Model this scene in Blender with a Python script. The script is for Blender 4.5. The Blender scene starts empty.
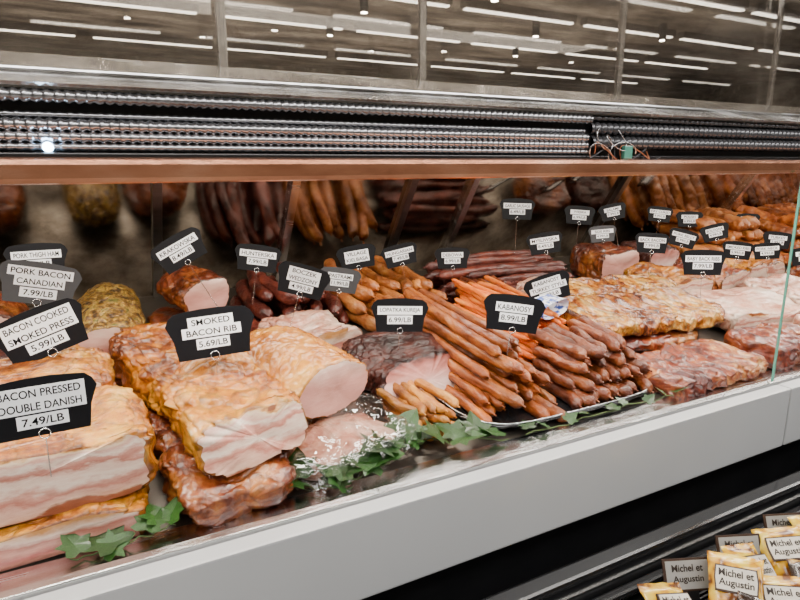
import bpy, bmesh, math, random
from mathutils import Vector, Matrix, noise, Euler
random.seed(7)
CZ=1.45
COL=bpy.context.scene.collection
TILT=math.atan(.12)
def deck(y): return CZ-.63+.12*(y-.95)

# ---------------------------------------------------------------- materials
def newmat(name):
    m=bpy.data.materials.new(name); m.use_nodes=True
    nt=m.node_tree; b=nt.nodes["Principled BSDF"]
    return m,nt,b
def plain(name,col,rough=.5,metal=0,coat=0,emit=None,es=0,spec=.5):
    m,nt,b=newmat(name)
    b.inputs["Base Color"].default_value=(*col,1)
    b.inputs["Roughness"].default_value=rough
    b.inputs["Metallic"].default_value=metal
    b.inputs["Coat Weight"].default_value=coat
    b.inputs["Specular IOR Level"].default_value=spec
    if emit:
        b.inputs["Emission Color"].default_value=(*emit,1); b.inputs["Emission Strength"].default_value=es
    return m
def ramp(nt,cols):
    r=nt.nodes.new("ShaderNodeValToRGB"); el=r.color_ramp.elements
    el[0].position=cols[0][0]; el[0].color=(*cols[0][1],1)
    el[1].position=cols[-1][0]; el[1].color=(*cols[-1][1],1)
    for p,c in cols[1:-1]:
        e=el.new(p); e.color=(*c,1)
    return r
def noisy(name,cols,scale=8,detail=6,rough=.35,bump=.3,bscale=60,coat=.3,stretch=(1,1,1),metal=0,dist=0.0,rand=0.0,bd=.004,point=0,fine=0,nr=.62,rough_var=0,spec=.5,crease=0,bstretch=None):
    m,nt,b=newmat(name)
    tc=nt.nodes.new("ShaderNodeTexCoord"); mp=nt.nodes.new("ShaderNodeMapping")
    mp.inputs["Scale"].default_value=stretch
    nt.links.new(tc.outputs["Object"],mp.inputs["Vector"])
    vec=mp.outputs["Vector"]
    if rand:
        oi=nt.nodes.new("ShaderNodeObjectInfo"); ad=nt.nodes.new("ShaderNodeVectorMath"); ad.operation='ADD'
        sc=nt.nodes.new("ShaderNodeMath"); sc.operation='MULTIPLY'; sc.inputs[1].default_value=7.3
        nt.links.new(oi.outputs["Random"],sc.inputs[0])
        nt.links.new(vec,ad.inputs[0]); nt.links.new(sc.outputs[0],ad.inputs[1]); vec=ad.outputs[0]
    n=nt.nodes.new("ShaderNodeTexNoise"); n.inputs["Scale"].default_value=scale; n.inputs["Detail"].default_value=detail
    n.inputs["Distortion"].default_value=dist; n.inputs["Roughness"].default_value=nr
    nt.links.new(vec,n.inputs["Vector"])
    fac=n.outputs["Fac"]
    if fine:
        nf=nt.nodes.new("ShaderNodeTexNoise"); nf.inputs["Scale"].default_value=scale*6; nf.inputs["Detail"].default_value=6; nf.inputs["Roughness"].default_value=.7
        nt.links.new(vec,nf.inputs["Vector"])
        mf=nt.nodes.new("ShaderNodeMath"); mf.operation='MULTIPLY_ADD'; mf.inputs[1].default_value=fine; nt.links.new(nf.outputs["Fac"],mf.inputs[0])
        ms=nt.nodes.new("ShaderNodeMath"); ms.operation='SUBTRACT'; ms.inputs[1].default_value=fine*.5
        nt.links.new(fac,mf.inputs[2]); nt.links.new(mf.outputs[0],ms.inputs[0]); fac=ms.outputs[0]
    r=ramp(nt,cols); nt.links.new(fac,r.inputs["Fac"])
    cout=r.outputs["Color"]
    def mul(c,f):
        mm=nt.nodes.new("ShaderNodeMixRGB"); mm.blend_type='MULTIPLY'; mm.inputs[0].default_value=1
        nt.links.new(c,mm.inputs[1]); nt.links.new(f,mm.inputs[2]); return mm.outputs[0]
    vo=None
    if crease:
        dn=nt.nodes.new("ShaderNodeTexNoise"); dn.inputs["Scale"].default_value=14; dn.inputs["Detail"].default_value=3
        nt.links.new(vec,dn.inputs["Vector"])
        da=nt.nodes.new("ShaderNodeVectorMath"); da.operation='MULTIPLY_ADD'; da.inputs[1].default_value=(.09,.09,.09)
        nt.links.new(dn.outputs["Color"],da.inputs[0]); nt.links.new(vec,da.inputs[2])
        vo=nt.nodes.new("ShaderNodeTexVoronoi"); vo.feature='DISTANCE_TO_EDGE'; vo.inputs["Scale"].default_value=crease
        nt.links.new(da.outputs[0],vo.inputs["Vector"])
        vr=nt.nodes.new("ShaderNodeMapRange"); vr.inputs["From Max"].default_value=.10; vr.inputs["To Min"].default_value=.60
        nt.links.new(vo.outputs["Distance"],vr.inputs["Value"]); cout=mul(cout,vr.outputs[0])
    if point:  # shade painted into the colour: concave folds and ridge gaps darkened
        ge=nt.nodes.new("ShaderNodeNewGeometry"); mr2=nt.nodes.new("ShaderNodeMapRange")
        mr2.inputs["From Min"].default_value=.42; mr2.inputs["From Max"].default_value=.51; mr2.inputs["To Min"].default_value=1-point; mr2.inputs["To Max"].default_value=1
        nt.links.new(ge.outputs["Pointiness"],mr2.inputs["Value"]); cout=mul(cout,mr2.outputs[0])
    if rand:
        hs=nt.nodes.new("ShaderNodeHueSaturation")
        mr=nt.nodes.new("ShaderNodeMapRange"); mr.inputs["To Min"].default_value=1-rand; mr.inputs["To Max"].default_value=1+rand
        nt.links.new(oi.outputs["Random"],mr.inputs["Value"]); nt.links.new(mr.outputs[0],hs.inputs["Value"])
        nt.links.new(cout,hs.inputs["Color"]); cout=hs.outputs["Color"]
    nt.links.new(cout,b.inputs["Base Color"])
    n2=nt.nodes.new("ShaderNodeTexNoise"); n2.inputs["Scale"].default_value=bscale; n2.inputs["Detail"].default_value=5
    if bstretch:
        mpb=nt.nodes.new("ShaderNodeMapping"); mpb.inputs["Scale"].default_value=bstretch; nt.links.new(tc.outputs["Object"],mpb.inputs[0]); nt.links.new(mpb.outputs[0],n2.inputs["Vector"])
    else: nt.links.new(vec,n2.inputs["Vector"])
    hgt=n2.outputs["Fac"]
    if vo:
        cr=nt.nodes.new("ShaderNodeMath"); cr.operation='MINIMUM'; cr.inputs[1].default_value=.15; nt.links.new(vo.outputs["Distance"],cr.inputs[0])
        ca=nt.nodes.new("ShaderNodeMath"); ca.operation='MULTIPLY_ADD'; ca.inputs[1].default_value=4.0; nt.links.new(cr.outputs[0],ca.inputs[0]); nt.links.new(hgt,ca.inputs[2]); hgt=ca.outputs[0]
    bp=nt.nodes.new("ShaderNodeBump"); bp.inputs["Strength"].default_value=bump; bp.inputs["Distance"].default_value=bd
    nt.links.new(hgt,bp.inputs["Height"]); nt.links.new(bp.outputs["Normal"],b.inputs["Normal"])
    b.inputs["Roughness"].default_value=rough; b.inputs["Coat Weight"].default_value=coat; b.inputs["Metallic"].default_value=metal
    b.inputs["Coat Roughness"].default_value=.12; b.inputs["Specular IOR Level"].default_value=spec
    if rough_var:
        mv=nt.nodes.new("ShaderNodeMapRange"); mv.inputs["To Min"].default_value=rough-rough_var; mv.inputs["To Max"].default_value=rough+rough_var
        mv.inputs["From Min"].default_value=.3; mv.inputs["From Max"].default_value=.7
        nt.links.new(n.outputs["Fac"],mv.inputs["Value"]); nt.links.new(mv.outputs[0],b.inputs["Roughness"])
    return m
def cutmat(name,cols,axis=2,wob=.16,nscale=4,grain=0.25):
    m,nt,b=newmat(name)
    tc=nt.nodes.new("ShaderNodeTexCoord"); sp=nt.nodes.new("ShaderNodeSeparateXYZ")
    nt.links.new(tc.outputs["Generated"],sp.inputs[0])
    n=nt.nodes.new("ShaderNodeTexNoise"); n.inputs["Scale"].default_value=nscale*4; n.inputs["Detail"].default_value=7; n.inputs["Roughness"].default_value=.6
    mp=nt.nodes.new("ShaderNodeMapping"); mp.inputs["Scale"].default_value=(1,.8,2.0)
    oi=nt.nodes.new("ShaderNodeObjectInfo"); nt.links.new(oi.outputs["Location"],mp.inputs["Location"])
    nt.links.new(tc.outputs["Object"],mp.inputs[0]); nt.links.new(mp.outputs[0],n.inputs["Vector"])
    ma=nt.nodes.new("ShaderNodeMath"); ma.operation='MULTIPLY_ADD'; ma.inputs[1].default_value=wob*2.6; ma.inputs[2].default_value=-wob*1.3
    nt.links.new(n.outputs["Fac"],ma.inputs[0])
    ad=nt.nodes.new("ShaderNodeMath"); ad.operation='ADD'
    nt.links.new(sp.outputs[axis],ad.inputs[0]); nt.links.new(ma.outputs[0],ad.inputs[1])
    r=ramp(nt,cols); nt.links.new(ad.outputs[0],r.inputs["Fac"])
    n2=nt.nodes.new("ShaderNodeTexNoise"); n2.inputs["Scale"].default_value=70; n2.inputs["Detail"].default_value=6; n2.inputs["Roughness"].default_value=.65
    mp2=nt.nodes.new("ShaderNodeMapping"); mp2.inputs["Scale"].default_value=(1,.4,2)
    nt.links.new(tc.outputs["Object"],mp2.inputs[0]); nt.links.new(mp2.outputs[0],n2.inputs["Vector"])
    mx=nt.nodes.new("ShaderNodeMixRGB"); mx.blend_type='OVERLAY'; mx.inputs[0].default_value=grain
    nt.links.new(r.outputs[0],mx.inputs[1]); nt.links.new(n2.outputs["Fac"],mx.inputs[2])
    nt.links.new(mx.outputs[0],b.inputs["Base Color"])
    bp=nt.nodes.new("ShaderNodeBump"); bp.inputs["Strength"].default_value=.25; bp.inputs["Distance"].default_value=.004
    nt.links.new(n2.outputs["Fac"],bp.inputs["Height"]); nt.links.new(bp.outputs[0],b.inputs["Normal"])
    b.inputs["Roughness"].default_value=.4; b.inputs["Coat Weight"].default_value=.2
    return m
def glassmat(name,tint,base,gain=.7,rough=0.0,tex=0,texst=(1,1,1),td=.01):
    m=bpy.data.materials.new(name); m.use_nodes=True; nt=m.node_tree; nt.nodes.clear()
    o=nt.nodes.new("ShaderNodeOutputMaterial"); t=nt.nodes.new("ShaderNodeBsdfTransparent"); g=nt.nodes.new("ShaderNodeBsdfGlossy")
    t.inputs[0].default_value=(*tint,1); g.inputs["Roughness"].default_value=rough
    lw=nt.nodes.new("ShaderNodeLayerWeight"); lw.inputs[0].default_value=.5
    pw=nt.nodes.new("ShaderNodeMath"); pw.operation='POWER'; pw.inputs[1].default_value=4
    nt.links.new(lw.outputs["Facing"],pw.inputs[0])
    mx=nt.nodes.new("ShaderNodeMixShader")
    ml=nt.nodes.new("ShaderNodeMath"); ml.operation='MULTIPLY_ADD'; ml.inputs[1].default_value=gain; ml.inputs[2].default_value=base
    nt.links.new(pw.outputs[0],ml.inputs[0]); nt.links.new(ml.outputs[0],mx.inputs[0])
    nt.links.new(t.outputs[0],mx.inputs[1]); nt.links.new(g.outputs[0],mx.inputs[2]); nt.links.new(mx.outputs[0],o.inputs[0])
    if tex:
        tc=nt.nodes.new("ShaderNodeTexCoord"); n=nt.nodes.new("ShaderNodeTexNoise"); n.inputs["Scale"].default_value=tex
        mp=nt.nodes.new("ShaderNodeMapping"); mp.inputs["Scale"].default_value=texst
        bp=nt.nodes.new("ShaderNodeBump"); bp.inputs["Strength"].default_value=1; bp.inputs["Distance"].default_value=td
        nt.links.new(tc.outputs["Object"],mp.inputs[0]); nt.links.new(mp.outputs[0],n.inputs[0]); nt.links.new(n.outputs["Fac"],bp.inputs["Height"]); nt.links.new(bp.outputs[0],g.inputs["Normal"])
    return m
M={}
M['white']=noisy("white_painted_panel",[(0,(.44,.45,.46)),(1,(.52,.53,.54))],2,2,.3,.02,20,.3)
M['steel']=noisy("brushed_steel",[(0,(.60,.60,.61)),(1,(.88,.88,.88))],5,4,.2,.10,60,0,(.3,6,6),1,rough_var=.1)
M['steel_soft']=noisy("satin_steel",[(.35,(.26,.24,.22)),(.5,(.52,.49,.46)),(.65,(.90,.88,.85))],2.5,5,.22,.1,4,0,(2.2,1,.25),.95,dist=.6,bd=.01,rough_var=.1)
M['deck']=noisy("deck_steel",[(0,(.10,.085,.07)),(1,(.19,.165,.14))],6,4,.3,.1,60,0,(1,1,1),.8)
M['steel_dark']=noisy("dark_steel",[(0,(.16,.155,.15)),(1,(.34,.33,.32))],6,4,.28,.1,60,0,(.15,6,6),1)
M['bronze']=noisy("copper_rail",[(.3,(.34,.12,.055)),(.5,(.60,.26,.14)),(.7,(.84,.46,.30))],3,4,.18,.05,60,.3,(1.2,3,3),.75)
M['black']=noisy("black_plastic",[(0,(.006,.006,.007)),(1,(.014,.014,.015))],10,3,.3,.03,50,.2)
M['blackgloss']=noisy("black_gloss",[(0,(.008,.008,.009)),(1,(.016,.016,.017))],4,3,.16,.02,30,.6,(.2,1,1))
M['mirror']=noisy("tinted_mirror",[(.38,(.24,.21,.175)),(.5,(.42,.38,.33)),(.62,(.62,.57,.51))],7,6,.10,.10,9,0,(1,1,1),1,rough_var=.06)
M['hoodglass']=glassmat("hood_glass",(.90,.88,.85),.20,.6,.0)
M['hoodglass2']=glassmat("rear_hood_glass",(.86,.83,.79),.26,.5,.015)
M['edge']=plain("green_glass_edge",(.10,.34,.26),.15,0,.5)
M['tag']=noisy("black_tag",[(0,(.003,.003,.004)),(1,(.007,.007,.009))],12,3,.45,.03,60,0,spec=.2)
M['taggrey']=noisy("grey_tag",[(0,(.045,.045,.05)),(1,(.07,.07,.075))],12,3,.45,.03,60,0,spec=.2)
M['paper']=plain("white_paper",(.88,.89,.91),.6,spec=.2)
M['ink']=plain("black_ink",(.004,.004,.005),.7,spec=.1)
M['wire']=plain("steel_wire",(.65,.65,.66),.25,1)
M['redwire']=plain("copper_wire",(.5,.2,.1),.35,.6)
M['tube']=noisy("spring_hose",[(0,(.26,.26,.28)),(1,(.56,.56,.58))],10,3,.22,.05,50,.2,(1,1,1),.9)
M['tubedark']=noisy("dark_hose",[(0,(.05,.05,.055)),(1,(.14,.14,.15))],10,3,.25,.05,50,.3,(1,1,1),.5)
M['lamp']=plain("lamp_diffuser",(1,1,1),.5,0,0,(1,.98,.95),11)
M['spot']=plain("spotlight_lens",(1,1,1),.5,0,0,(1,.98,.95),110)
M['led']=plain("blue_white_indicator",(1,1,1),.5,0,0,(.45,.72,1),30)  # self-lit colour for the painted glint on the hood
M['floor']=noisy("floor_tile",[(0,(.30,.28,.26)),(1,(.40,.38,.35))],3,4,.3,.05,30,.1)
M['wall']=noisy("store_wall",[(.3,(.06,.05,.045)),(.45,(.24,.20,.16)),(.55,(.14,.15,.12)),(.7,(.55,.50,.44))],4,6,.6,.05,30,0,(2,2,1))
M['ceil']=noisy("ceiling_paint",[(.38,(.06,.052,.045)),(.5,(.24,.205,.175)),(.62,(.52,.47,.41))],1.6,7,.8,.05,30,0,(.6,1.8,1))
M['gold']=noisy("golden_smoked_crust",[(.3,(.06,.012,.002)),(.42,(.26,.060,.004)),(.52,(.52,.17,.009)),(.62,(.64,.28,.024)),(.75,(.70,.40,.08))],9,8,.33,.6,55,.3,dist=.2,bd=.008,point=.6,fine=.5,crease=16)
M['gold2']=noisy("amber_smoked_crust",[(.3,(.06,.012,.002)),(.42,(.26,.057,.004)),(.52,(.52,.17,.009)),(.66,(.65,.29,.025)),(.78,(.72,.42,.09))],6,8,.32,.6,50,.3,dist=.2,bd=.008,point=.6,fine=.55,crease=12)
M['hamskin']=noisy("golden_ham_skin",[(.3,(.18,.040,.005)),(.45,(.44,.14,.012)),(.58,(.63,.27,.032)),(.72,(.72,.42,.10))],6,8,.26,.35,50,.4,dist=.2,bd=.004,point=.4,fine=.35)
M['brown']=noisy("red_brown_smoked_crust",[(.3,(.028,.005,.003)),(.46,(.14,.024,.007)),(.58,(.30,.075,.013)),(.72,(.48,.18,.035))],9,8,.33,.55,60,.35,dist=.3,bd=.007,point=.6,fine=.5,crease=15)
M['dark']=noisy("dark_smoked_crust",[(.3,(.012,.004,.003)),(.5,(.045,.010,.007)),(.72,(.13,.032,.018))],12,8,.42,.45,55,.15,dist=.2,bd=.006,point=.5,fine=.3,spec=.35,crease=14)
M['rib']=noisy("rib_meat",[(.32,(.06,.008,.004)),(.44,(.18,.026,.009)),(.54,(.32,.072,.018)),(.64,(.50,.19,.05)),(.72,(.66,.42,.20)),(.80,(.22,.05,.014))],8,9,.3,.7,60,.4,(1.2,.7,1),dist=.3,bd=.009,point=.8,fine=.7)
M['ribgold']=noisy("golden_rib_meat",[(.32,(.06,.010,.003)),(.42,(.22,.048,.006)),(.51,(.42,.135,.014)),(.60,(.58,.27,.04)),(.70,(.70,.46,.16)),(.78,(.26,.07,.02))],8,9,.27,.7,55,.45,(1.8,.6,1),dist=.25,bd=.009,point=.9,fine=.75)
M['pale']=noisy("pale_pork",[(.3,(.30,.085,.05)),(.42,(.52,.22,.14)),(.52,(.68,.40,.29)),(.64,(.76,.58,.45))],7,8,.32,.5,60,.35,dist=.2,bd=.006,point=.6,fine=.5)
M['pepper']=noisy("pepper_crust",[(.38,(.035,.016,.005)),(.48,(.17,.075,.010)),(.56,(.42,.24,.04)),(.64,(.12,.105,.018))],50,5,.4,.9,70,.3,bd=.007,crease=30)
M['cutbacon']=cutmat("layered_bacon_cut",[(0,(.30,.09,.04)),(.07,(.72,.46,.33)),(.22,(.66,.36,.27)),(.29,(.48,.17,.12)),(.38,(.62,.31,.23)),(.46,(.80,.63,.51)),(.60,(.74,.50,.39)),(.65,(.48,.17,.12)),(.72,(.60,.28,.21)),(.78,(.80,.64,.52)),(.86,(.66,.36,.28)),(.92,(.76,.57,.39)),(.97,(.58,.28,.08)),(1,(.22,.06,.012))],grain=.45,wob=.36,nscale=2.2)
M['cutpink']=cutmat("pink_bacon_cut",[(0,(.62,.29,.22)),(.25,(.40,.10,.08)),(.45,(.62,.29,.22)),(.6,(.44,.14,.10)),(.75,(.78,.58,.46)),(.93,(.50,.22,.06))],wob=.24,grain=.4)
M['cutham']=cutmat("ham_cut",[(0,(.66,.34,.28)),(.35,(.70,.35,.29)),(.6,(.60,.27,.22)),(.85,(.72,.42,.34)),(1,(.80,.59,.48))],wob=.3,nscale=3,grain=.18)
M['cutdark']=cutmat("dark_ham_cut",[(0,(.78,.60,.52)),(.30,(.76,.54,.47)),(.5,(.68,.39,.34)),(.72,(.52,.21,.17)),(.90,(.28,.08,.06)),(1,(.06,.014,.010))],wob=.2,grain=.35)
def saus(name,c1,c2,c3,st=(.5,1,1),scale=26,bump=.9,bs=80):
    return noisy(name,[(.32,c1),(.5,c2),(.68,c3)],scale,7,.40,bump,bs,.18,st,rand=.35,bd=.007)
M['s_kab']=saus("kabanos_casing",(.09,.016,.003),(.26,.058,.007),(.44,.135,.018))
M['s_red']=saus("red_brown_casing",(.05,.009,.003),(.145,.029,.006),(.26,.068,.012))
M['s_dark']=saus("dark_casing",(.03,.006,.004),(.09,.015,.009),(.18,.036,.016))
M['s_orange']=saus("orange_casing",(.50,.07,.006),(.72,.16,.012),(.82,.28,.04))
M['s_tan']=saus("tan_casing",(.16,.04,.010),(.34,.10,.018),(.50,.20,.045))
M['stick']=saus("golden_stick",(.14,.032,.005),(.36,.12,.014),(.56,.26,.045))
M['leaf']=noisy("ivy_green",[(.3,(.004,.020,.002)),(.5,(.011,.055,.005)),(.7,(.045,.13,.015))],30,5,.4,.3,60,.2,rand=.35)
M['stem']=plain("ivy_stem",(.07,.11,.025),.6)
M['film']=glassmat("plastic_film",(.97,.97,.97),.16,.5,.04,18,(1,1,1),.02)
M['blue']=noisy("blue_label_print",[(.45,(.03,.09,.42)),(.52,(.85,.86,.9))],40,2,.4,.05,40,.2)

# ---------------------------------------------------------------- helpers
def link(o): COL.objects.link(o); return o
def info(o,label,cat,group=None,kind=None):
    o["label"]=label; o["category"]=cat
    if group:o["group"]=group
    if kind:o["kind"]=kind
def meshobj(name,verts,faces,mat,smooth=True,parent=None):
    me=bpy.data.meshes.new(name); me.from_pydata([tuple(v) for v in verts],[],faces); me.update()
    if smooth:
        for p in me.polygons:p.use_smooth=True
    if mat: me.materials.append(mat)
    o=bpy.data.objects.new(name,me); link(o)
    if parent:o.parent=parent
    return o
def empty(name,loc=(0,0,0)):
    o=bpy.data.objects.new(name,None); o.empty_display_size=.05; o.location=loc; link(o); return o
def box(name,x0,x1,y0,y1,z0,z1,mat,parent=None,bev=.0):
    cx,cy,cz=(x0+x1)/2,(y0+y1)/2,(z0+z1)/2
    bm=bmesh.new(); bmesh.ops.create_cube(bm,size=1)
    for v in bm.verts: v.co=Vector((v.co.x*(x1-x0),v.co.y*(y1-y0),v.co.z*(z1-z0)))
    if bev: bmesh.ops.bevel(bm,geom=bm.edges[:],offset=bev,segments=2,affect='EDGES',profile=.6)
    me=bpy.data.meshes.new(name); bm.to_mesh(me); bm.free(); me.materials.append(mat)
    o=bpy.data.objects.new(name,me); o.location=(cx,cy,cz); link(o)
    if parent:
        o.parent=parent; o.location=Vector((cx,cy,cz))-parent.location
    return o
def prism(name,prof,x0,x1,mat,parent=None,smooth=False):
    n=len(prof); v=[(x0,y,z) for y,z in prof]+[(x1,y,z) for y,z in prof]
    f=[(i,(i+1)%n,n+(i+1)%n,n+i) for i in range(n)]+[tuple(range(n-1,-1,-1)),tuple(range(n,2*n))]
    return meshobj(name,v,f,mat,smooth,parent)
def cyl(name,r,p0,p1,mat,parent=None,n=20,off=(0,0,0)):
    p0=Vector(p0)-Vector(off);p1=Vector(p1)-Vector(off); d=(p1-p0).normalized(); a=d.orthogonal().normalized(); b=d.cross(a)
    v=[];f=[]
    for p in(p0,p1):
        for i in range(n):
            t=2*math.pi*i/n; v.append(p+a*r*math.cos(t)+b*r*math.sin(t))
    for i in range(n): j=(i+1)%n; f.append((i,j,n+j,n+i))
    f.append(tuple(range(n-1,-1,-1))); f.append(tuple(range(n,2*n)))
    o=meshobj(name,v,f,mat,True,parent)
    for p in o.data.polygons:
        if len(p.vertices)>4:p.use_smooth=False
    return o
def curvemesh(name,pts,r,mat,parent=None,cyclic=False):
    cu=bpy.data.curves.new(name,'CURVE'); cu.dimensions='3D'; cu.bevel_depth=r; cu.bevel_resolution=1; sp=cu.splines.new('POLY'); sp.points.add(len(pts)-1); sp.use_cyclic_u=cyclic
    for q,p in zip(sp.points,pts): q.co=(*p,1)
    t=bpy.data.objects.new(name,cu); link(t); dg=bpy.context.evaluated_depsgraph_get(); me=bpy.data.meshes.new_from_object(t.evaluated_get(dg)); bpy.data.objects.remove(t)
    me.materials.clear(); me.materials.append(mat); o=bpy.data.objects.new(name,me); link(o)
    if parent:o.parent=parent
    return o
def place(o,x,y,h=0,yaw=0,roll=0,pitch=0):
    R=Matrix.Rotation(TILT,4,'X')@Matrix.Rotation(yaw,4,'Z')@Matrix.Rotation(pitch,4,'Y')@Matrix.Rotation(roll,4,'X')
    o.matrix_world=Matrix.Translation((x,y,deck(y)+h))@R
def sgnpow(v,e): return math.copysign(abs(v)**e,v)

def meat(name,L,W,H,bm_,cm_,ex=3.2,pe=3.0,amp=.012,seed=0,cut=True,ridges=0,ridge_amp=.01,nu=56,nv=84,cutname="cut_face",sag=0,taper=0,fr=9,wrk=.5,skew=0,bow=0,hi=False):
    root=empty(name)
    if ridges: nu=100
    if hi: nu,nv=96,136
    rings=[];verts=[];faces=[]
    for i in range(nu+1):
        u=-1+2*i/nu
        if u<0 or not cut: s=(1-abs(u)**pe)**(1/pe) if abs(u)<1 else 0
        else: s=1-.03*abs(u)**14
        s=max(s,.02)
        s*=1+taper*u
        ring=[]
        for j in range(nv):
            a=2*math.pi*j/nv
            y=sgnpow(math.cos(a),2/ex)*W/2*s; z=sgnpow(math.sin(a),2/ex)*H/2*(s if not ridges else min(1,s*1.3))
            x=u*L/2+skew*z*(1 if u>0 else 0)*max(u,0)**3
            p=Vector((x,y,z)); so=Vector((seed*3.1,seed,seed*1.7))
            d=noise.noise_vector(p*fr+so)*amp*1.1+noise.noise_vector(p*fr*2.6+so)*amp*.55
            w=abs(noise.noise(p*fr*2.2+so*2)); w2=abs(noise.noise(p*fr*5+so*3))
            rad=Vector((0,y,z)); rad=rad.normalized() if rad.length>1e-6 else Vector((0,0,1))
            d-=rad*amp*wrk*((1-min(1,w*6))+.6*(1-min(1,w2*5)))
            d+=rad*amp*.35*noise.noise(p*fr*7+so)
            if hi: d+=rad*amp*.22*noise.noise(p*fr*15+so)
            if (cut and u>.9): d.x*=.3
            p+=d
            p.y+=bow*(1-u*u)
            if ridges and z>0:
                rv=abs(math.sin((u*.5+.05*math.sin(y*22+seed)+.25*y/W)*ridges*math.pi))
                p.z+=ridge_amp*(rv**.6-.6)*min(1,s)*(z/(H/2))
            p.z+=H/2 - sag*u*u
            p.z=max(p.z,0.0)
            ring.append(len(verts)); verts.append(p)
        rings.append(ring)
    for i in range(nu):
        for j in range(nv):
            k=(j+1)%nv
            faces.append((rings[i][j],rings[i+1][j],rings[i+1][k],rings[i][k]))
    for r,rev in((rings[0],False),(rings[-1],True)):
        c=sum((verts[q] for q in r),Vector())/nv; ci=len(verts); verts.append(c)
        for j in range(nv):
            k=(j+1)%nv
            faces.append((r[j],r[k],ci) if not rev else (r[k],r[j],ci))
    meshobj("crust_body",verts,faces,bm_,True,root)
    if cut:
        r=rings[-1]
        vs=[];fs=[];c=sum((verts[q] for q in r),Vector())/nv
        RR=10
        for k in range(RR,0,-1):
            for q in r:
                t=k/RR
                p=c+(verts[q]-c)*(t*.965); p.x=c.x+(verts[q].x-c.x)*t+(.0025+.004*noise.noise(p*22)*(1-t**6)+.003*(1-t**4))
                vs.append(p)
        ci=len(vs);vs.append(c+Vector((.0045,0,0)))
        for k in range(RR-1):
            for j in range(nv):
                m=(j+1)%nv
                fs.append((k*nv+j,k*nv+m,(k+1)*nv+m,(k+1)*nv+j))
        for j in range(nv):
            m=(j+1)%nv; fs.append(((RR-1)*nv+j,(RR-1)*nv+m,ci))
        meshobj(cutname,vs,fs,cm_,True,root)
    return root
def sausage_mesh(name,L,r,bend,mat,seed=0,nu=70,nv=18,wr=.14):
    verts=[];faces=[]
    for i in range(nu+1):
        u=-1+2*i/nu
        x=u*L/2
        e=(L/2-abs(x))/(r*1.2)
        s=math.sqrt(max(0,1-(1-min(e,1))**2)) if e<1 else 1
        s=max(s,.16)
        cy=bend*(1-u*u)+.15*r*math.sin(u*4+seed)
        cz=.10*r*math.sin(u*5+seed*2)
        for j in range(nv):
            a=2*math.pi*j/nv
            q=Vector((x*16+seed,math.cos(a)*3.2,math.sin(a)*3.2)); q2=Vector((x*40+seed,math.cos(a)*5,math.sin(a)*5))
            rr=r*s*(1+wr*noise.noise(Vector((x*25+seed,math.cos(a),math.sin(a))))*.8-wr*1.0*(1-min(1,abs(noise.noise(q))*5))-wr*.6*(1-min(1,abs(noise.noise(q2))*4)))
            verts.append(Vector((x,cy+rr*math.cos(a),cz+rr*math.sin(a))))
    for i in range(nu):
        for j in range(nv):
            k=(j+1)%nv; faces.append((i*nv+j,(i+1)*nv+j,(i+1)*nv+k,i*nv+k))
    for sg,base in((-1,0),(1,nu*nv)):
        cx=sum((verts[base+j] for j in range(nv)),Vector())/nv
        tip=[]
        for dx,rs in((.25,.12),(.5,.2),(.6,.05)):
            st=len(verts)
            for j in range(nv):
                a=2*math.pi*j/nv; verts.append(cx+Vector((sg*(dx*r),r*rs*math.cos(a),r*rs*math.sin(a))))
            tip.append(st)
        prev=base
        for st in tip:
            for j in range(nv):
                k=(j+1)%nv; q=(prev+j,st+j,st+k,prev+k); faces.append(q if sg>0 else q[::-1])
            prev=st
        faces.append(tuple(prev+j for j in range(nv)) if sg>0 else tuple(prev+j for j in range(nv-1,-1,-1)))
    me=bpy.data.meshes.new(name); me.from_pydata([tuple(v) for v in verts],[],faces); me.update()
    for p in me.polygons:p.use_smooth=True
    me.materials.append(mat)
    return me
SV={}
def sausages(kind,L,r,mat,bend=.0,nvar=5):
    k=(kind,L,r,mat)
    if k not in SV: SV[k]=[sausage_mesh(kind,L*(1+.07*(i-2)),r*(1+.05*(i-2)),bend*(1+.3*i)*(-1)**i,M[mat],i*5+3) for i in range(nvar)]
    return SV[k]
def put_sausage(kind,L,r,mat,x,y,h,yaw,label,group,bend=0,pitch=0):
    me=random.choice(sausages(kind,L,r,mat,bend))
    o=bpy.data.objects.new(kind,me); link(o)
    place(o,x,y,h,yaw,random.uniform(0,.5),pitch); info(o,label,"sausage",group); return o
def pile(kind,x0,x1,yc,L,r,mat,layers,label,group,jy=.02,jang=.04,base=0,bend=.0,along='y',setback=.03,yaw0=0):
    w=2*r*1.04
    n=max(1,int(round((x1-x0)/w)))
    for k in range(layers):
        m=n-k
        for i in range(m):
            c=x0+r+(i+k*.5)*w
            a=yaw0+random.uniform(-jang,jang)*(1+k*.25); d=random.uniform(-jy,jy)
            if along=='y': put_sausage(kind,L,r,mat,c,yc+d+k*setback,base+r+k*w*.86,math.pi/2+a,label,group,bend,random.uniform(-.014,.014))
            else: put_sausage(kind,L,r,mat,yc+d,c,base+r+k*w*.86,a,label,group,bend)

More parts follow.
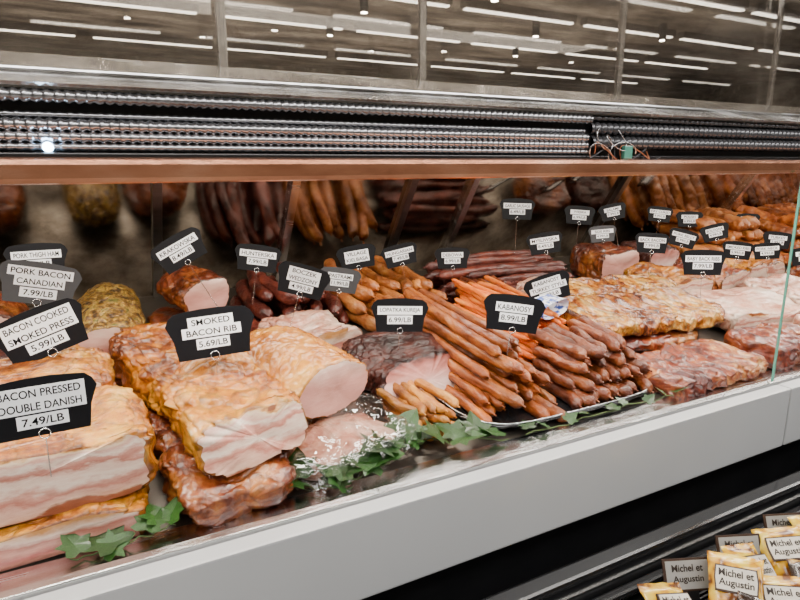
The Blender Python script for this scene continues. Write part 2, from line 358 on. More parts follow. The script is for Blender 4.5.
# ---------------------------------------------------------------- room
fl=box("floor",-6,12,-6,10,-.05,0,M['floor']); fl["kind"]="structure"
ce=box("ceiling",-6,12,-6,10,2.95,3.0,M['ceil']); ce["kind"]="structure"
for nm,a in(("wall_back",(-6,12,10,10.1,0,3)),("wall_left",(-6.1,-6,-6,10,0,3)),("wall_right",(12,12.1,-6,10,0,3)),("wall_front",(-6,12,-6.1,-6,0,3))):
    w=box(nm,*a,M['wall']); w["kind"]="structure"
def strip(x,y,z=2.9,L=1.5,W=.045):
    r=empty("ceiling_light_strip",(x,y,z))
    box("housing",x-L/2,x+L/2,y-W-.025,y+W+.025,z-.02,z+.05,M['steel_dark'],r)
    box("diffuser",x-L/2+.02,x+L/2-.02,y-W,y+W,z-.035,z-.021,M['lamp'],r)
    info(r,"long white fluorescent ceiling light strip","ceiling light","ceiling light strips")
for y in(4.0,5.2,6.6,8.4):
    for i in range(7): strip(-1+i*1.55+(.5 if y in(5.2,8.4) else 0),y,W=.026,L=1.4)
for y in(1.2,2.4): 
    for i in range(4): strip(-1.5+i*2.0,y,W=.06)
for y in(-1.5,-3.3,-5.0): 
    for i in range(8): strip(-2+i*1.7+(.7 if y==-5.0 else 0),y,W=.035,L=1.3)
for (x,y) in((-.55,3.9),(.75,4.45),(1.9,3.8),(2.5,5.4),(3.3,4.5),(4.6,5.5),(.3,5.4),(2.6,6.5),(6.0,5.0),(5.2,6.6),(-.9,-3.8),(.6,-3.9),(2.0,-3.8),(4.2,-4.0),(1.4,-4.5),(3.4,-4.4),(6.2,-3.9)):
    s=empty("ceiling_spotlight",(x,y,2.8)); cyl("housing",.04,(x,y,2.78),(x,y,2.95),M['black'],s,off=(x,y,2.8)); cyl("lens",.028,(x,y,2.772),(x,y,2.779),M['spot'],s,off=(x,y,2.8))
    info(s,"small round black ceiling spotlight with bright lens","spotlight","ceiling spotlights")

# ---------------------------------------------------------------- display case
X0,X1=-1.6,5.2
case=empty("display_case",(1.5,1.5,0))
info(case,"long refrigerated glass deli counter with white front panel and steel trim","display case")
def cb(n,x0,x1,y0,y1,z0,z1,m,bev=0): return box(n,x0,x1,y0,y1,z0,z1,M[m],case,bev)
def cp(n,prof,m,x0=X0,x1=X1):
    return prism(n,[(y-1.5,z) for y,z in prof],x0-1.5,x1-1.5,M[m],case)
Z=lambda z:CZ+z
cb("front_panel",X0,1.668,.86,.90,Z(-.775),Z(-.605),'white',.004)
cb("front_panel",1.674,X1,.86,.90,Z(-.775),Z(-.605),'white',.004)
cb("ledge",X0,X1,.864,1.0,Z(-.645),Z(-.618),'steel',.003)
cb("glass_channel",X0,X1,.905,.925,Z(-.618),Z(-.600),'steel',.002)
cb("kick_base",X0,X1,.93,2.3,0.0,Z(-.70),'black')
cp("deck",[(1.0,Z(-.645)),(1.0,Z(-.624)),(2.34,Z(-.63+.12*1.39)),(2.34,Z(-.70))],'deck')
cb("glass_edge",1.669,1.6725,.911,.917,Z(-.600),Z(-.03),'edge')
cb("copper_rail",X0,X1,.925,1.0,Z(-.030),Z(.004),'bronze',.008)
cb("hood_back",X0,X1,1.04,1.06,Z(.0),Z(.10),'black')
cb("hood_roof",X0,X1,1.0,2.4,Z(.098),Z(.106),'steel_dark')
cb("hood_lower_strip",X0,X1,.985,1.04,Z(.004),Z(.012),'blackgloss',.002)
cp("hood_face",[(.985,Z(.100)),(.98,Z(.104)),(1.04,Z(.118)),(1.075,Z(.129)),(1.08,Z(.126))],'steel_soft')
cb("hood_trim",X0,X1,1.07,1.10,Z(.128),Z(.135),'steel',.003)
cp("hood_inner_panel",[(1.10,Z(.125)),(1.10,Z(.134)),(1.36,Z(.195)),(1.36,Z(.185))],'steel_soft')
cp("hood_upper_glass",[(1.09,Z(.135)),(1.094,Z(.135)),(1.264,Z(.52)),(1.26,Z(.52))],'hoodglass')
cp("hood_rear_glass",[(1.37,Z(.10)),(1.375,Z(.10)),(1.375,Z(.55)),(1.37,Z(.55))],'hoodglass2')
cb("hood_upper_trim",X0,X1,1.24,1.28,Z(.52),Z(.54),'steel',.003)
for x in(-.24,.30,.78,1.45,2.2): cb("hood_bracket",x-.010,x+.010,1.345,1.360,Z(.10),Z(.8),'steel_soft',.004)  # added bright uprights standing in for vertical specular streaks on the hood
cyl("indicator_light",.007,(-.028,.984,Z(.0195)),(-.028,.992,Z(.0195)),M['led'],case,off=(1.5,1.5,0))  # glowing disc imitating a spot lamp's reflection, no lamp sits here
def ribbed(name,x0,x1,y,z,r,pitch=.014,m='tube'):
    n=int((x1-x0)/pitch)*4; nv=10; v=[];f=[]
    for i in range(n+1):
        rr=r*(1+.20*math.sin(i*math.pi/2)); x=x0+(x1-x0)*i/n
        for j in range(nv):
            a=2*math.pi*j/nv; v.append((x-1.5,y-1.5+rr*math.cos(a),z+rr*math.sin(a)))
    for i in range(n):
        for j in range(nv):
            k=(j+1)%nv; f.append((i*nv+j,i*nv+k,(i+1)*nv+k,(i+1)*nv+j))
    return meshobj(name,v,f,M[m],True,case)
for z,y,r in((.088,.992,.0085),(.064,1.01,.005),(.050,1.0,.0085),(.034,1.0,.0075),(.020,1.0,.0055)): ribbed("spring_hose",X0,.99,y,Z(z),r,.013)
for z,y,r in((.092,1.0,.005),(.070,1.005,.012),(.040,1.0,.013)): ribbed("spring_hose",1.0,X1,y,Z(z),r,.018,'tubedark')
def wloop(seed,m,x0,x1,zc):
    pts=[]
    for i in range(60):
        t=i/59; pts.append(Vector((x0+(x1-x0)*t+.018*math.sin(t*14+seed)-1.5,.975+.006*math.sin(t*11+seed)-1.5,Z(zc)+.018*math.cos(t*13+seed*2)-.012*math.sin(t*3.1))))
    curvemesh("loose_wire",pts,.0012,M[m],case)
wloop(1,'wire',.96,1.10,.030); wloop(2,'redwire',.98,1.16,.028); wloop(3,'wire',1.0,1.08,.05); wloop(5,'tubedark',.99,1.2,.022)
cb("wire_clip",1.075,1.10,.968,.978,Z(.006),Z(.034),'edge',.002)
random.seed(11)
xs=[-1.6,-.62,.22,.66,1.12,1.40,2.25,3.2,4.2,5.2]
BK=[(2.30,Z(-.50)),(2.315,Z(-.50)),(1.985,Z(-.01)),(1.97,Z(-.01))]
for i in range(len(xs)-1):
    cp("sliding_mirror_door",BK,'mirror',xs[i],xs[i+1])
    x=xs[i+1]
    cp("door_post",[(2.27,Z(-.495)),(2.299,Z(-.495)),(1.969,Z(-.01)),(1.94,Z(-.01))],'steel_dark' if i%2 else 'steel',x-.014,x+.014)

# ---------------------------------------------------------------- lights
def area(name,loc,sx,sy,p,rot=(0,0,0),col=(1,1,1)):
    l=bpy.data.lights.new(name,'AREA'); l.shape='RECTANGLE'; l.size=sx;l.size_y=sy;l.energy=p;l.color=col
    o=bpy.data.objects.new(name,l);o.location=loc;o.rotation_euler=rot;link(o);return o
area("case_lamp",(1.8,1.04,Z(-.02)),6.6,.04,60,(math.radians(4),0,0),(1,.93,.82))
area("case_lamp",(1.8,1.6,Z(.06)),6.6,.08,44,(0,0,0),(1,.93,.82))
area("store_lamp",(1.2,-.6,2.85),5,.6,100,(math.radians(25),0,0),(1,.98,.95))
area("store_lamp",(1.5,-3.5,2.15),9,3,130,(math.radians(180),0,0),(1,.95,.88))
area("store_lamp",(1.5,-3.5,2.85),9,.5,60,(0,0,0),(1,.97,.93))
area("store_lamp",(2.0,6,1.6),9,5,300,(math.radians(180),0,0),(1,.94,.86))

# ---------------------------------------------------------------- meats
FR=-math.pi/2
def mt(nm,label,x,y,h,yaw,L,W,H,b,c,**k):
    o=meat(nm,L,W,H,M[b],M[c] if c else None,**k); place(o,x,y,h,yaw); info(o,label,"meat"); return o
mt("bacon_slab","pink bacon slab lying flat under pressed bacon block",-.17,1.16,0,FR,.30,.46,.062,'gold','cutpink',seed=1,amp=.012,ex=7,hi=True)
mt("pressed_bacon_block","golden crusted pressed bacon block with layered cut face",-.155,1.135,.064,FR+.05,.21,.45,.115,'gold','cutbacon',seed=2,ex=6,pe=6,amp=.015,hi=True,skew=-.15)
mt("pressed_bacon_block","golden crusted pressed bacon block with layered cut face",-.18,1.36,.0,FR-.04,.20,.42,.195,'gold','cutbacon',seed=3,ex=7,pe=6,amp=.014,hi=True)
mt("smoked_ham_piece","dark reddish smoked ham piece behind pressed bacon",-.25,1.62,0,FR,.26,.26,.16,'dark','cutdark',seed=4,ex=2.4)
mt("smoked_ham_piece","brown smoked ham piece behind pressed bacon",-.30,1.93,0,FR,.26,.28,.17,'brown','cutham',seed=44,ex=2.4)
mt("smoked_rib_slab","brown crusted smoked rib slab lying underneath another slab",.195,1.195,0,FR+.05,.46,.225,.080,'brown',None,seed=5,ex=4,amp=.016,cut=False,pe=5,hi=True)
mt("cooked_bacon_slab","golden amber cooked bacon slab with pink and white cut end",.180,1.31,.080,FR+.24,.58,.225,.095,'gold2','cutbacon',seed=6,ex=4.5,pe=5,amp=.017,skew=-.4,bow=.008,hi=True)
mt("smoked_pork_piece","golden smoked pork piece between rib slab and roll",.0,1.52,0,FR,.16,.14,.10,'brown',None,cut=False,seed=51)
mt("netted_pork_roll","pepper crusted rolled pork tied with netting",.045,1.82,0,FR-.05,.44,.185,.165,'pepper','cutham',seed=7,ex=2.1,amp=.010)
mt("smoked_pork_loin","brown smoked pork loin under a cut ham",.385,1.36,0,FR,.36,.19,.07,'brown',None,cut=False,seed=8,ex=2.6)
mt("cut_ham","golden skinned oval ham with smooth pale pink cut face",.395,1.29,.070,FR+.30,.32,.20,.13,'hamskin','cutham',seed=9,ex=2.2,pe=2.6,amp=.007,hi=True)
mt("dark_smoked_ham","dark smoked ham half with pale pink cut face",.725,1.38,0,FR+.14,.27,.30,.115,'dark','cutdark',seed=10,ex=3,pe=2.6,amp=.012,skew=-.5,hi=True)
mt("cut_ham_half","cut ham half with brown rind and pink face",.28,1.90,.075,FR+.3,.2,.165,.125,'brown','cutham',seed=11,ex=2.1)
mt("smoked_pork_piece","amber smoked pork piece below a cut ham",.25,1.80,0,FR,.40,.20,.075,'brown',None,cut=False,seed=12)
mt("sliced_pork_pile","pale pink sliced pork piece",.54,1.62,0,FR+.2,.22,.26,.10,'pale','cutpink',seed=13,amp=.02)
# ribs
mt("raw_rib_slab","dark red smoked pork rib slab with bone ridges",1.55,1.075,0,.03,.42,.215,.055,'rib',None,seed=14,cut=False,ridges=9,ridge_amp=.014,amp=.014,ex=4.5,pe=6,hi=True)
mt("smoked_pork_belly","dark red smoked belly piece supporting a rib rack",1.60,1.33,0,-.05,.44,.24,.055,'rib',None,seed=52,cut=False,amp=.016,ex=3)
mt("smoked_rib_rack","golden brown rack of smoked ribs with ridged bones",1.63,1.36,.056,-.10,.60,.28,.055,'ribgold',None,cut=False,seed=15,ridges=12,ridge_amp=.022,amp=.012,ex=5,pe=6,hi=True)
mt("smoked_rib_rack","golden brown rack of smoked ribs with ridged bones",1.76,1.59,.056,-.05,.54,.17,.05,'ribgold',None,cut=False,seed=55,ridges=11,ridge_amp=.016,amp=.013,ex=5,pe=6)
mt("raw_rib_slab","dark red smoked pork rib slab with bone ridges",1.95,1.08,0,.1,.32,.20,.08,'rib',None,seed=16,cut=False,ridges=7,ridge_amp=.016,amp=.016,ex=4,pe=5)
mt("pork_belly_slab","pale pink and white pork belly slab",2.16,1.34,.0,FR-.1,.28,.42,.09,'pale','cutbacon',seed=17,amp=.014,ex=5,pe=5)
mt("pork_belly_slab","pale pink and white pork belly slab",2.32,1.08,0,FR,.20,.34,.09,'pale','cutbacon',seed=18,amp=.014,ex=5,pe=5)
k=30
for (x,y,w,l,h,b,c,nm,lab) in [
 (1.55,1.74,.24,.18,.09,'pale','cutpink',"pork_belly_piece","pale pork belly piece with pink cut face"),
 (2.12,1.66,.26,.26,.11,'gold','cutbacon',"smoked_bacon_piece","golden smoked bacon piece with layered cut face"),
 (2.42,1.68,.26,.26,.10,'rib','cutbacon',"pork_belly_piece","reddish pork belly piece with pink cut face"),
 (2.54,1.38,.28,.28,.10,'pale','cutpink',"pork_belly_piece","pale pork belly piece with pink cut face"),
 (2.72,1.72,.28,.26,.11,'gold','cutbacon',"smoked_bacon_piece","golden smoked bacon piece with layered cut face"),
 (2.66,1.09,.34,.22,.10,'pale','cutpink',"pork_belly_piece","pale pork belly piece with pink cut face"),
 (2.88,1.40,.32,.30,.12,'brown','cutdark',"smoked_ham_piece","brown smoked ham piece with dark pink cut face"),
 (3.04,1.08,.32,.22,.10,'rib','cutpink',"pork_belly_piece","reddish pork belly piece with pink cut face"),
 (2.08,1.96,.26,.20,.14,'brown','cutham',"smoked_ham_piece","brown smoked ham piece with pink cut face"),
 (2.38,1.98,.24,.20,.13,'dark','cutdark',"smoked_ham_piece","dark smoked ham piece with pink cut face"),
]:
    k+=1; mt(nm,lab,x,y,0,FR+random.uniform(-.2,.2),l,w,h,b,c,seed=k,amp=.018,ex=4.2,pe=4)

vp=meat("vacuum_packed_ham",.23,.15,.060,M['pale'],None,cut=False,ex=4,pe=4,amp=.010,seed=40)
fm=meat("tmp",.30,.205,.075,M['film'],None,cut=False,ex=5,pe=7,amp=.014,seed=41,fr=16)
fb=fm.children[0]; fb.parent=vp; fb.name="plastic_film"; bpy.data.objects.remove(fm)
place(vp,.435,1.095,0,.22); info(vp,"pink ham slices sealed in clear vacuum plastic pack","meat")

for i in range(15):
    put_sausage("smoked_meat_stick",.16,.0125,'stick',.61+(i%5)*.026,1.14+(i//5)*.012+random.uniform(-.01,.01),.013+(i//5)*.023,math.pi/2+.15+random.uniform(-.1,.1),"short golden dried smoked meat stick","golden smoked sticks by the ivy",.01)

def tray(x0,x1,y0,y1):
    r=empty("serving_tray")
    bm=bmesh.new(); cx,cy=(x0+x1)/2,(y0+y1)/2; hx,hy=(x1-x0)/2,(y1-y0)/2
    N=120;prof=[(0,.004,0),(.9,.004,0),(.93,.006,0),(.965,.026,0),(.98,.028,.3),(1.0,.024,1),(1.0,.019,1),(.975,.022,.3),(.955,.020,0),(.92,.0,0),(0,0,0)]
    rings=[];rim=[]
    for s,z,wv in prof:
        ring=[]
        for i in range(N):
            a=2*math.pi*i/N; X=sgnpow(math.cos(a),.4)*hx*s; Y=sgnpow(math.sin(a),.4)*hy*s
            m=1+wv*.008*math.sin(i*2*math.pi/6)
            ring.append(bm.verts.new((X*m,Y*m,z)))
            if abs(z-.028)<1e-6: rim.append(Vector((X*1.008,Y*1.008,.0285)))
        rings.append(ring)
    for a,b in zip(rings,rings[1:]):
        for i in range(N):
            j=(i+1)%N; bm.faces.new((a[i],a[j],b[j],b[i]))
    me=bpy.data.meshes.new("tray_body"); bm.to_mesh(me); bm.free(); me.materials.append(M['blackgloss'])
    for p in me.polygons:p.use_smooth=True
    o=bpy.data.objects.new("tray_body",me); link(o); o.parent=r
    curvemesh("silver_rim",rim,.0018,M['steel'],r,True)
    place(r,cx,cy,.0); info(r,"black plastic serving tray with silver fluted rim under sausages","tray"); return r
tray(.735,1.385,1.005,1.66)
G="kabanos sausages piled on the black tray"
pile("kabanos_sausage",.775,1.04,1.31,.50,.0150,'s_kab',6,"long thin orange-brown smoked kabanos sausage",G,.035,.045,base=.006,bend=.005,setback=.008,yaw0=.06)
pile("short_sausage",1.04,1.36,1.135,.19,.0175,'s_red',4,"short plump reddish brown smoked sausage","short sausages on the black tray",.02,.12,base=.006,bend=.007,setback=.016)
pile("orange_sausage",1.06,1.33,1.46,.34,.0085,'s_orange',9,"thin bright orange smoked sausage","orange sausages on the black tray",.03,.08,base=.006,bend=.008,setback=.006)
vs=[];fs=[];n=24
for i in range(n):
    a=2*math.pi*i/n
    for dx in(-.030,.030): vs.append((sgnpow(math.cos(a),.7)*.07,dx,sgnpow(math.sin(a),.7)*.026))
for i in range(n): j=(i+1)%n; fs.append((2*i,2*j,2*j+1,2*i+1))
lb=meshobj("paper_band",vs,fs,M['blue'],True); place(lb,1.215,1.34,.158,.3); info(lb,"blue and white printed paper band on orange sausages","label band")
pile("kielbasa_sausage",.44,.74,1.91,.36,.024,'s_dark',3,"dark red smoked kielbasa sausage","dark kielbasa sausages at the mirror",.02,.10,bend=.02)
pile("kielbasa_sausage",.76,1.14,1.88,.36,.023,'s_tan',3,"tan smoked kielbasa sausage","tan kielbasa sausages at the mirror",.02,.10,bend=.02)
pile("hunter_sausage",1.74,2.08,1.46,.52,.017,'s_dark',4,"thin dark red smoked hunter sausage","dark hunter sausages at the mirror",.03,.05,along='x',bend=.01)
pile("frankfurter_sausage",1.16,1.42,1.70,.10,.014,'s_red',4,"red brown frankfurter sausage","frankfurters behind the tray",.01,.06,bend=.006)
pile("smoked_sausage",2.60,3.2,1.96,.34,.032,'s_tan',4,"thick tan smoked sausage","thick sausages at the mirror",.02,.05,bend=.02)
pile("smoked_sausage",3.2,4.2,1.88,.36,.034,'s_kab',4,"thick brown smoked sausage","thick sausages at the mirror",.02,.05,bend=.02)
pile("smoked_sausage",3.1,4.0,1.45,.36,.030,'s_red',4,"thick reddish smoked sausage","thick sausages at the mirror",.02,.05,bend=.02)

# ---------------------------------------------------------------- ivy
def leafmesh():
    pts=[(0,0),(.25,-.12),(.5,-.02),(.38,.2),(.62,.42),(.3,.48),(.22,.7),(0,1.05)]
    full=pts+[(-x,y) for x,y in pts[-2:0:-1]]
    v=[Vector((x,y,.12*abs(x)-.08*y*y)) for x,y in full]; c=len(v); v.append(Vector((0,.35,-.03)))
    f=[(j,(j+1)%c,c) for j in range(c)]
    me=bpy.data.meshes.new("leaf"); me.from_pydata([tuple(p) for p in v],[],f); me.materials.append(M['leaf']); return me
LM=leafmesh()
def ivy(pts,n,size,h=.012,zr=(.003,.015)):
    r=empty("ivy_sprig"); x,y=pts[0]; r.location=(x,y,deck(y)+h)
    P=[Vector((px-x,py-y,deck(py)-deck(y)+random.uniform(0,.015))) for px,py in pts]
    Q=[]
    for a,b in zip(P,P[1:]):
        for t in range(6): Q.append(a.lerp(b,t/6)+Vector((0,.004*math.sin(t*2),.003*math.sin(t))))
    Q.append(P[-1]); curvemesh("stem",Q,.0014,M['stem'],r)
    for i in range(n):
        t=(i+random.random()*.6)/n*(len(P)-1); a=int(t); p=P[a].lerp(P[min(a+1,len(P)-1)],t-a)
        o=bpy.data.objects.new("leaf",LM); link(o); o.parent=r
        s=size*random.uniform(.75,1.15); o.scale=(s,s,s)
        o.location=p+Vector((random.uniform(-.01,.01),random.uniform(-.01,.01),random.uniform(*zr)))
        o.rotation_euler=(random.uniform(.1,.8),random.uniform(-.4,.4),(1.2 if i%2 else -1.2)+random.uniform(-1.0,1.0))
    info(r,"green artificial ivy sprig lying along the counter front","plant","ivy sprigs")
ivy([(.09,.985),(.04,.975),(-.01,.975),(-.07,.975)],6,.066)
ivy([(.27,1.06),(.30,1.02),(.35,.985),(.41,.965)],6,.068)
ivy([(.38,.975),(.43,.97),(.47,.985),(.51,1.0)],5,.074,.02)
ivy([(.47,1.0),(.52,1.02),(.57,1.06)],5,.080,.035)
ivy([(.56,1.03),(.62,1.05),(.70,1.02),(.80,.985)],8,.062)
ivy([(.85,.985),(1.0,.985),(1.15,.98),(1.3,.985),(1.42,.99)],10,.038)

# ---------------------------------------------------------------- price tags
def textmesh(s,w,h,bold=.0):
    cu=bpy.data.curves.new("lettering",'FONT'); cu.body=s; cu.align_x='CENTER'; cu.align_y='CENTER'; cu.size=1; cu.offset=bold
    o=bpy.data.objects.new("t",cu); link(o); dg=bpy.context.evaluated_depsgraph_get(); me=bpy.data.meshes.new_from_object(o.evaluated_get(dg)); bpy.data.objects.remove(o)
    xs_=[v.co.x for v in me.vertices]; ys=[v.co.y for v in me.vertices]
    cx,cy=(max(xs_)+min(xs_))/2,(max(ys)+min(ys))/2; sx=w/(max(xs_)-min(xs_)); sy=h/(max(ys)-min(ys)); sx=min(sx,sy*1.1)
    return [(Vector(((v.co.x-cx)*sx,0,(v.co.y-cy)*sy))) for v in me.vertices],[tuple(p.vertices) for p in me.polygons]
def plate(name,outline,y0,y1,mat,parent):
    n=len(outline); v=[(x,y0,z) for x,z in outline]+[(x,y1,z) for x,z in outline]
    f=[tuple(range(n)),tuple(range(2*n-1,n-1,-1))]+[(i,n+i,n+(i+1)%n,(i+1)%n) for i in range(n)]
    return meshobj(name,v,f,mat,False,parent)
def tag(lines,x,y,z,w,tilt=0,grey=False,foot=None,face=None,ls=1):
    r=empty("price_tag",(x,y,CZ+z))
    ht=w*.58; W2=w/2
    top=[(W2*t,ht*.42+ht*.08*math.cos(t*math.pi/2)) for t in(.8,.5,.2,-.2,-.5,-.8)]
    out=[(-W2*.80,-ht*.5),(W2*.80,-ht*.5),(W2*.86,-ht*.1),(W2,ht*.22),(W2*.92,ht*.36)]+top+[(-W2*.92,ht*.36),(-W2,ht*.22),(-W2*.86,-ht*.1)]
    plate("tag_plate",out,-.001,.002,M['taggrey' if grey else 'tag'],r)
    n=len(lines); lh=ht*(.225 if n==3 else .25)*(.5+.5*ls)
    for i,s in enumerate(lines):
        price=s.endswith("/LB")
        wl=w*ls*(.44 if price else (.78 if len(s)>8 else .60)); zc=(ht*.24 if n==3 else ht*.14)-i*lh*1.0-(ht*.03 if price else 0)
        rect=[(-wl/2,zc-lh/2),(wl/2,zc-lh/2),(wl/2,zc+lh/2),(-wl/2,zc+lh/2)]
        plate("paper_label",rect,-.0022,-.0012,M['paper'],r)
        v,f=textmesh(s,wl*.90,lh*.60,.014)
        for p in v: p.y=-.0026; p.z+=zc
        meshobj("lettering",v,f,M['ink'],False,r)
    dn=z-(deck(y)-CZ)-(foot if foot is not None else .10)
    pts=[]
    for i in range(26):
        a=i/25*4*math.pi; rr=w*.05; pts.append(Vector((rr*math.cos(a),-.005-.0001*i,-ht*.46+rr*math.sin(a))))
    pts+= [Vector((0,.004,-ht*.6)),Vector((0,.004,-max(ht*.7,dn)))]
    curvemesh("wire_holder",pts,.0009,M['wire'],r)
    yaw=-math.atan2(x,y)*.6 if face is None else face
    r.matrix_world=Matrix.Translation((x,y,CZ+z))@Matrix.Rotation(yaw,4,'Z')@Matrix.Rotation(math.radians(-tilt),4,'Y')@Matrix.Rotation(math.radians(-7),4,'X')
    info(r,("grey" if grey else "black")+" price tag on wire holder reading "+lines[0].title(),"price tag","deli price tags")
tag(["PORK THIGH HAM","8.99/LB"],-.105,1.75,-.24,.140,0)
tag(["PORK BACON","CANADIAN","7.99/LB"],-.094,1.55,-.267,.165,-14,True)
tag(["BACON COOKED","SMOKED PRESS","5.99/LB"],-.09,1.36,-.333,.172,18,foot=.2)
tag(["BACON PRESSED","DOUBLE DANISH","7.49/LB"],-.082,1.02,-.366,.158,0,foot=.14)
tag(["SMOKED","BACON RIB","5.69/LB"],.211,1.2,-.334,.172,3,foot=.18,ls=.85)
tag(["KRAKOWSKA","8.49/LB"],.237,1.75,-.24,.15,28)
tag(["HUNTERSKA","7.99/LB"],.467,1.8,-.286,.140,-10)
tag(["BOCZEK","WEDZONY","4.99/LB"],.506,1.5,-.307,.145,-18,foot=.1)
tag(["PASTRAMI","11.99/LB"],.673,1.65,-.347,.128,-10,True)
tag(["VILLAGE","KIELBASA"],.818,1.85,-.315,.138,8)
tag(["HUNGARIAN","7.49/LB"],.957,1.8,-.312,.128,12)
tag(["LOPATKA KUREJA","6.99/LB"],.691,1.3,-.379,.148,-3,foot=.12)
tag(["DEBOWA","6.99/LB"],1.138,1.75,-.329,.128,0)
tag(["KABANOSY","8.99/LB"],.905,1.115,-.358,.155,-8,foot=.13)
tag(["KABANOSY","TURKEY STYLE","9.49/LB"],1.268,1.4,-.384,.150,18)
tag(["MYSLIWSKA","8.49/LB"],1.60,1.8,-.311,.145,8)
tag(["GARLIC SAUSAGE","6.49/LB"],1.61,1.99,-.192,.15,-2)
tag(["WIEJSKA","6.99/LB"],1.96,1.99,-.231,.14,-4)
tag(["SALAMI","7.99/LB"],2.12,1.95,-.22,.125,12)
tag(["BACK BACON","7.99/LB"],1.967,1.6,-.31,.135,-3)
tag(["SIDE RIBS","4.99/LB"],1.96,1.85,-.30,.12,5,True)
tag(["DRY CURED","9.99/LB"],2.37,1.9,-.237,.12,-6)
tag(["PORK BELLY","5.99/LB"],2.283,1.7,-.321,.13,-14)
tag(["POLISH","6.99/LB"],2.65,1.95,-.276,.13,0)
tag(["BABY BACK RIBS","7.99/LB"],1.861,1.3,-.335,.15,0)
tag(["BOLOGNA","4.99/LB"],2.566,1.75,-.316,.13,15)
tag(["SMOKED RIBS","5.99/LB"],2.28,1.45,-.341,.12,-5)
tag(["PORK NECK","4.99/LB"],2.356,1.38,-.340,.11,5)
tag(["BEEF","8.99/LB"],3.04,1.9,-.295,.12,0)
tag(["HOCKS","2.99/LB"],2.48,1.3,-.358,.12,8)
tag(["TURKEY","7.99/LB"],2.80,1.6,-.349,.13,-5)

# ---------------------------------------------------------------- snack merchandiser
mer=empty("snack_merchandiser",(1.2,.6,0)); info(mer,"low black snack shelf with glossy bumper rail before the counter","shelf")
def mb(n,x0,x1,y0,y1,z0,z1,m,bev=0): return box(n,x0,x1,y0,y1,z0,z1,M[m],mer,bev)
mb("cabinet_body",.2,4,.34,.84,0,Z(-.905),'black')
mb("back_panel",.2,4,.74,.80,Z(-.905),Z(-.835),'black',.006)
mb("bumper_rail",.2,4,.755,.80,Z(-.832),Z(-.812),'blackgloss',.008)
mb("bumper_rail",.2,4,.715,.738,Z(-.87),Z(-.855),'blackgloss',.006)
mb("front_lip",.2,4,.33,.345,Z(-.905),Z(-.86),'blackgloss',.004)
for i in range(8): mb("grille_slat",.2,4,.635+i*.010,.639+i*.010,Z(-.905),Z(-.885),'blackgloss')
M['bag']=noisy("cookie_bag_print",[(.38,(.16,.05,.006)),(.44,(.62,.28,.010)),(.52,(.80,.46,.012)),(.66,(.86,.62,.06))],24,2,.25,.4,30,.6,rand=.12)
M['bag_dark']=noisy("cocoa_bag_print",[(.40,(.02,.01,.006)),(.5,(.10,.04,.012)),(.58,(.50,.28,.04)),(.7,(.75,.50,.10))],24,2,.25,.4,30,.6,rand=.12)
M['cream']=plain("cream_label",(.66,.61,.52),.45)
M['card']=plain("grey_shelf_card",(.34,.33,.31),.5)
M['brown_ink']=plain("brown_ink",(.02,.012,.008),.6)
M['brown_frame']=plain("dark_brown_label_frame",(.05,.025,.015),.45)
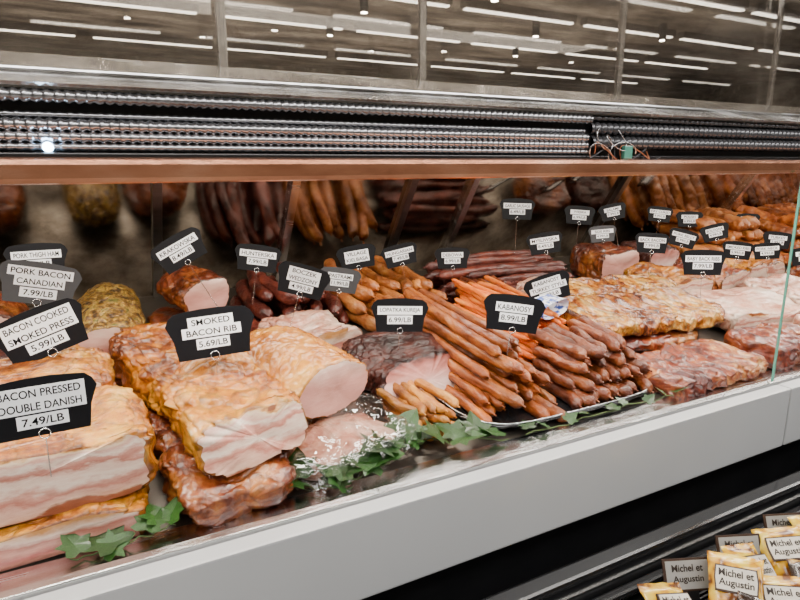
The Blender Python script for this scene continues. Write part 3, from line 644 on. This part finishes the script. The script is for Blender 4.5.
def bag(x,y,yaw,m='bag',w=.100,h=.14,lean=.75,roll=0,dz=0):
    r=empty("snack_bag")
    nu,nv=14,18;vs=[];fs=[]
    for side in(-1,1):
        for i in range(nv+1):
            t=i/nv
            for j in range(nu+1):
                s=j/nu*2-1
                th=.020*(1-abs(s)**3)*math.sin(math.pi*min(1,max(0,(t*.92+.04))))**.6
                if t>.93: th*=.15
                wob=.004*noise.noise(Vector((s*3,t*6,x*9)))
                vs.append(Vector((s*w/2*(1-.07*math.sin(math.pi*t)),side*(th+.0005)+wob,t*h)))
    K=(nu+1)*(nv+1)
    for sd in(0,1):
        for i in range(nv):
            for j in range(nu):
                a=sd*K+i*(nu+1)+j; q=(a,a+1,a+nu+2,a+nu+1); fs.append(q if sd==0 else q[::-1])
    def edge(lst):
        for a,b in zip(lst,lst[1:]): fs.append((a,b,b+K,a+K))
    edge([i for i in range(nu+1)]); edge([nv*(nu+1)+i for i in range(nu+1)]); edge([i*(nu+1) for i in range(nv+1)]); edge([i*(nu+1)+nu for i in range(nv+1)])
    meshobj("pouch",vs,fs,M[m],True,r)
    yy=-.0245
    def oct_(sx,z0,z1): return [(-w*sx,h*z0),(w*sx,h*z0),(w*(sx+.02),h*(z0+z1)/2),(w*sx,h*z1),(-w*sx,h*z1),(-w*(sx+.02),h*(z0+z1)/2)]
    plate("label_frame",oct_(.36,.44,.79),yy+.001,yy+.006,M['brown_frame'],r)
    plate("paper_label",oct_(.335,.46,.77),yy,yy+.0008,M['cream'],r)
    for s,zz,hh in(("Michel et",.69,.014),("Augustin",.55,.017)):
        v,f=textmesh(s,w*.60,hh,.02)
        for p in v:p.y=yy-.0006; p.z+=h*zz
        meshobj("lettering",v,f,M['brown_ink'],False,r)
    r.matrix_world=Matrix.Translation((x,y,Z(-.90)+.020+dz))@Matrix.Rotation(yaw,4,'Z')@Matrix.Rotation(roll,4,'Y')@Matrix.Rotation(-lean,4,'X')
    info(r,"yellow cookie snack pouch with cream label" if m=='bag' else "dark cocoa snack pouch with cream label","snack bag","snack pouches")
random.seed(5)
for i in range(5):
    for j,(yy) in enumerate((.545,.465,.385)):
        bag(.885+i*.115+(j%2)*.05+random.uniform(-.012,.012),yy,-.45+random.uniform(-.5,.5),'bag_dark' if (i*2+j)%4==1 else 'bag',lean=random.uniform(.8,1.15),roll=random.uniform(-.2,.2),dz=random.uniform(0,.014)+(.012 if i%2 else 0))
for x in(1.00,1.17,1.34,1.52):
    r=empty("shelf_card")
    w_,h_=.10,.062
    plate("card_frame",[(-w_/2,.045),(w_/2,.045),(w_/2,.045+h_),(-w_/2,.045+h_)],0,.004,M['brown_frame'],r)
    plate("card_face",[(-w_*.45,.049),(w_*.45,.049),(w_*.45,.041+h_),(-w_*.45,.041+h_)],-.0012,0,M['card'],r)
    plate("card_foot",[(-.02,0),(.02,0),(.02,.045),(-.02,.045)],.001,.003,M['black'],r)
    for s,zz,hh in(("Michel et",.089,.014),("Augustin",.067,.016)):
        v,f=textmesh(s,w_*.66,hh,.02)
        for p in v:p.y=-.0018; p.z+=zz
        meshobj("lettering",v,f,M['brown_ink'],False,r)
    r.matrix_world=Matrix.Translation((x,.632,Z(-.885)))@Matrix.Rotation(-.4,4,'Z')@Matrix.Rotation(-.45,4,'X')
    info(r,"grey framed shelf card standing behind snack pouches","shelf sign","shelf cards behind snack pouches")

# world & camera
w=bpy.data.worlds.new("world"); bpy.context.scene.world=w; w.use_nodes=True
w.node_tree.nodes["Background"].inputs[0].default_value=(.55,.53,.52,1); w.node_tree.nodes["Background"].inputs[1].default_value=.4
cd=bpy.data.cameras.new("camera"); cam=bpy.data.objects.new("camera",cd); link(cam)
cd.sensor_width=36; cd.lens=27; cd.clip_start=.02
F=Vector((.4575,.8603,-.225)).normalized(); 
cam.location=(0,0,CZ); cam.rotation_euler=F.to_track_quat('-Z','Y').to_euler()
bpy.context.scene.camera=cam
